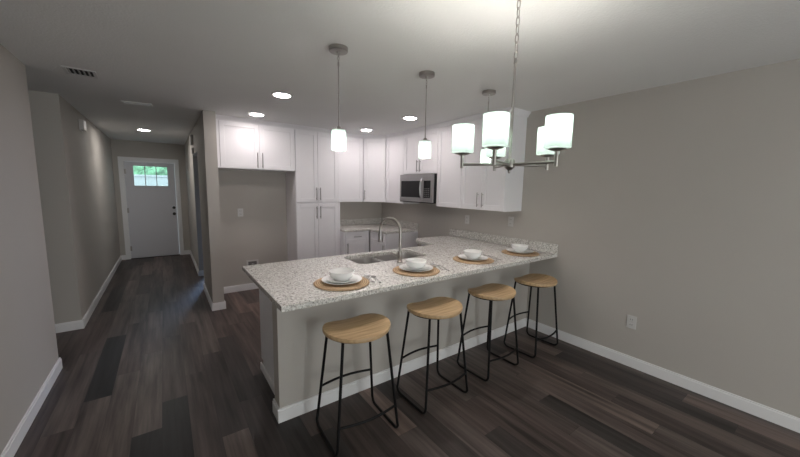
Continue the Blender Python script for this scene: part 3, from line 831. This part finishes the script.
# pendants
GP = 'three glass pendants over the counter'
pn = thing('pendant_light', 'pendant lamp with opal glass cylinder hung over the free end of the counter', 'pendant light', (.943, 1.998, H), 0, GP)
bm = new(); lathe(bm, [(0, -.0005), (.060, -.0005), (.060, -.022), (.056, -.026), (.012, -.027), (.010, -.036), (0, -.037)], segs=40); obj('canopy', bm, 'nickel', pn, smooth=True)
bm = new(); links(bm, 0, 0, -.095, -.034, .020, .0018, .006); obj('chain', bm, 'nickel', pn, smooth=True)
ZS1 = 1.934 - H; ZS0 = 1.803 - H
bm = new(); tube(bm, [(0, 0, -.09), (0, 0, ZS1 + .02)], .0042, 12); lathe(bm, [(0, -.085), (.006, -.087), (.006, -.112), (0, -.114)], segs=12); obj('stem', bm, 'nickel', pn, smooth=True)
bm = new(); lathe(bm, [(0, ZS1 + .024), (.010, ZS1 + .024), (.016, ZS1 + .012), (.038, ZS1 + .006), (.0415, ZS1 + .0005), (.018, ZS1 - .004), (.018, ZS1 - .035), (0, ZS1 - .036)], segs=32); obj('socket_cap', bm, 'nickel', pn, smooth=True)
bm = new(); lathe(bm, [(.042, ZS1), (.0470, ZS1 - .004), (.0470, ZS0), (.0437, ZS0), (.0437, ZS1 - .007), (.042, ZS1 - .004)], segs=40, close=True); sh = obj('shade', bm, 'pshade', pn, smooth=True)
bm = new(); lathe(bm, [(0, ZS1 - .036), (.013, ZS1 - .037), (.015, ZS1 - .050), (.026, ZS1 - .075), (.029, ZS1 - .092), (.024, ZS1 - .110), (.012, ZS1 - .119), (0, ZS1 - .121)], segs=24); obj('bulb', bm, 'pbulb', sh, smooth=True)
dup(pn, (1.670, 1.993, H), 0, 'pendant lamp with opal glass cylinder in the middle of the three over the counter')
dup(pn, (2.396, 1.995, H), 0, 'pendant lamp with opal glass cylinder partly behind the chandelier, by the end upper cabinet')

# chandelier
cx, cy = 1.216, .8815
ch = thing('chandelier', 'five-arm brushed nickel chandelier with upright opal glass shades', 'chandelier', (cx, cy, H))
zz = lambda z: z - H
bm = new(); lathe(bm, [(0, -.0005), (.065, -.0005), (.065, -.020), (.058, -.027), (.010, -.028), (.008, -.040), (0, -.041)], segs=40); obj('canopy', bm, 'nickel', ch, smooth=True)
bm = new(); links(bm, 0, 0, zz(2.105), -.038, .034, .0022, .0075); obj('chain', bm, 'nickel', ch, smooth=True)
bm = new()
tube(bm, [(0, 0, zz(2.112)), (0, 0, zz(1.70))], .0045, 12)
for a in (0, 1):
    s = 1 if a else -1
    tube(bm, [(s * .004, 0, zz(2.095)), (s * .010, s * .004, zz(1.92)), (s * .014, s * .006, zz(1.70))], .0028, 8)
lathe(bm, [(0, zz(2.108)), (.007, zz(2.105)), (.007, zz(2.088)), (0, zz(2.084))], segs=14)
obj('stem', bm, 'nickel', ch, smooth=True)
zh = 1.677
bm = new(); lathe(bm, [(0, zz(zh + .024)), (.018, zz(zh + .022)), (.022, zz(zh + .014)), (.022, zz(zh - .012)), (.014, zz(zh - .020)), (.006, zz(zh - .026)), (.006, zz(zh - .034)), (0, zz(zh - .040))], segs=28); obj('hub', bm, 'nickel', ch, smooth=True)
R = .203; zb_ = 1.727
for k in range(5):
    a = 2.232 + k * 2 * PI / 5; ux, uy = math.cos(a), math.sin(a)
    bm = new()
    tube(bm, [(ux * .015, uy * .015, zz(zh)), (ux * R, uy * R, zz(zh))], .0055, 12)
    tube(bm, [(ux * R, uy * R, zz(zh - .016)), (ux * R, uy * R, zz(zb_ - .008))], .0075, 12)
    ar = obj('arm', bm, 'nickel', ch, smooth=True)
    bm = new(); lathe(bm, [(0, zz(zb_ - .010)), (.010, zz(zb_ - .010)), (.030, zz(zb_ - .004)), (.034, zz(zb_ - .0005)), (0.014, zz(zb_ + .001)), (.014, zz(zb_ + .038)), (0, zz(zb_ + .039))], cx=ux * R, cy=uy * R, segs=28); obj('cup', bm, 'nickel', ar, smooth=True)
    bm = new(); zs0, zs1 = zz(zb_), zz(zb_ + .120)
    lathe(bm, [(.034, zs0), (.0480, zs0 + .003), (.0480, zs1), (.0447, zs1), (.0447, zs0 + .006), (.034, zs0 + .004)], cx=ux * R, cy=uy * R, segs=40, close=True)
    sh = obj('shade', bm, 'cshade', ch, smooth=True)
    bm = new(); zl = zz(zb_ + .039); lathe(bm, [(0, zl), (.013, zl), (.015, zl + .012), (.026, zl + .035), (.029, zl + .050), (.024, zl + .067), (.012, zl + .077), (0, zl + .079)], cx=ux * R, cy=uy * R, segs=24)
    obj('bulb', bm, 'cbulb', sh, smooth=True)

# ------------------------------------------------------------------ vents, boxes, outlets
t = thing('ceiling_vent', 'ceiling air vent with dark louvres near the left wall', 'vent', (-.482, 3.70, H), math.radians(2))
bm = new(); hx, hy = .096, .105
for b in ((-hx, hx, -hy, -hy + .022, -.007, -.0005), (-hx, hx, hy - .022, hy, -.007, -.0005), (-hx, -hx + .022, -hy + .022, hy - .022, -.007, -.0005), (hx - .022, hx, -hy + .022, hy - .022, -.007, -.0005)): box(bm, *b, bev=.002)
obj('frame', bm, 'ventmetal', t)
boxes('backing', 'dark', (-hx + .02, hx - .02, -hy + .02, hy - .02, -.002, -.0006), parent=t)
for k in range(5):
    x = -.072 + k * .029
    bm = new(); v = [bm.verts.new(p) for p in ((x, -hy + .022, -.002), (x, hy - .022, -.002), (x + .014, hy - .022, -.011), (x + .014, -hy + .022, -.011), (x + .0012, -hy + .022, -.0012), (x + .0012, hy - .022, -.0012), (x + .0152, hy - .022, -.0102), (x + .0152, -hy + .022, -.0102))]
    for f in ((0, 1, 2, 3), (7, 6, 5, 4), (0, 4, 5, 1), (2, 6, 7, 3), (1, 5, 6, 2), (0, 3, 7, 4)): bm.faces.new([v[i] for i in f])
    bmesh.ops.recalc_face_normals(bm, faces=bm.faces); obj('slat', bm, 'ventmetal', t)

t = thing('ceiling_register', 'slim white ceiling register at the start of the hallway ceiling', 'vent', (-.178, 4.672, H), math.radians(-8))
bm = new(); hx, hy = .13, .048
for b in ((-hx, hx, -hy, -hy + .018, -.012, -.0005), (-hx, hx, hy - .018, hy, -.012, -.0005), (-hx, -hx + .018, -hy + .018, hy - .018, -.012, -.0005), (hx - .018, hx, -hy + .018, hy - .018, -.012, -.0005)): box(bm, *b, bev=.002)
obj('frame', bm, 'plastic', t)
for k in range(4): boxes('slat', 'plastic', (-hx + .018, hx - .018, -.028 + k * .016, -.018 + k * .016, -.008, -.001), parent=t)

# chime box on the left hallway wall, two small boxes on the other side
t = thing('chime_box', 'small white box high on the left hallway wall', 'chime', (XL, 5.72, 2.215))
boxes('cover', 'plastic', (.001, .045, -.085, .085, 0, .125), parent=t, bev=.006)
boxes('back_plate', 'plastic', (0.0005, .006, -.095, .095, -.008, .133), parent=t)
t = thing('wall_sensor', 'upper small white box above the opening in the right hallway wall', 'sensor', (XH0, 6.23, 2.20))
boxes('cover', 'plastic', (-.040, -.006, -.06, .06, 0, .15), parent=t, bev=.006); boxes('back_plate', 'plastic', (-.006, -.0005, -.066, .066, -.006, .156), parent=t)
t = thing('thermostat', 'lower small white box at the opening in the right hallway wall', 'thermostat', (XH0, 6.18, 2.06))
boxes('cover', 'plastic', (-.030, -.006, -.05, .05, 0, .085), parent=t, bev=.006); boxes('back_plate', 'plastic', (-.006, -.0005, -.055, .055, -.005, .09), parent=t)

def outlet(loc, rotz, label):        # local: plate in xz plane, faces -y
    t = thing('outlet', label, 'outlet', loc, rotz)
    boxes('plate', 'plastic', (-.037, .037, -.006, -.0004, -.059, .059), parent=t, bev=.002)
    for z in (-.024, .024):
        f = boxes('socket', 'plastic', (-.017, .017, -.0085, -.006, z - .016, z + .016), parent=t, bev=.001)
        boxes('slot', 'slot', (-.009, -.006, -.009, -.0084, z - .005, z + .007), (.006, .009, -.009, -.0084, z - .005, z + .007), parent=f)
    return t
outlet((XR, 1.045, .412), -PI / 2, 'white wall outlet low on the right wall beyond the stools')
outlet((XR, 2.365, 1.200), -PI / 2, 'white outlet under the end of the upper cabinets, above the backsplash end')
outlet((XR, 3.060, 1.165), -PI / 2, 'white outlet above the backsplash beside the range gap')
outlet((.895, YB, 1.178), 0, 'white outlet on the back wall of the fridge alcove')
t = thing('utility_box', 'white recessed water line box low in the fridge alcove, behind the counter corner', 'wall box', (1.035, YB, .405))
bm = new()
for b in ((-.085, .085, -.008, -.0004, .028, .050), (-.085, .085, -.008, -.0004, -.050, -.028), (-.085, -.060, -.008, -.0004, -.028, .028), (.060, .085, -.008, -.0004, -.028, .028)): box(bm, *b, bev=.0015)
obj('frame', bm, 'plastic', t)
boxes('recess', 'boxgrey', (-.060, .060, -.003, -.0004, -.028, .028), parent=t)
bm = new(); tube(bm, [(0, -.003, -.01), (0, -.02, -.01)], .008, 10); tube(bm, [(-.02, -.02, -.01), (.02, -.02, -.01)], .005, 8); obj('valve', bm, 'steel', t)
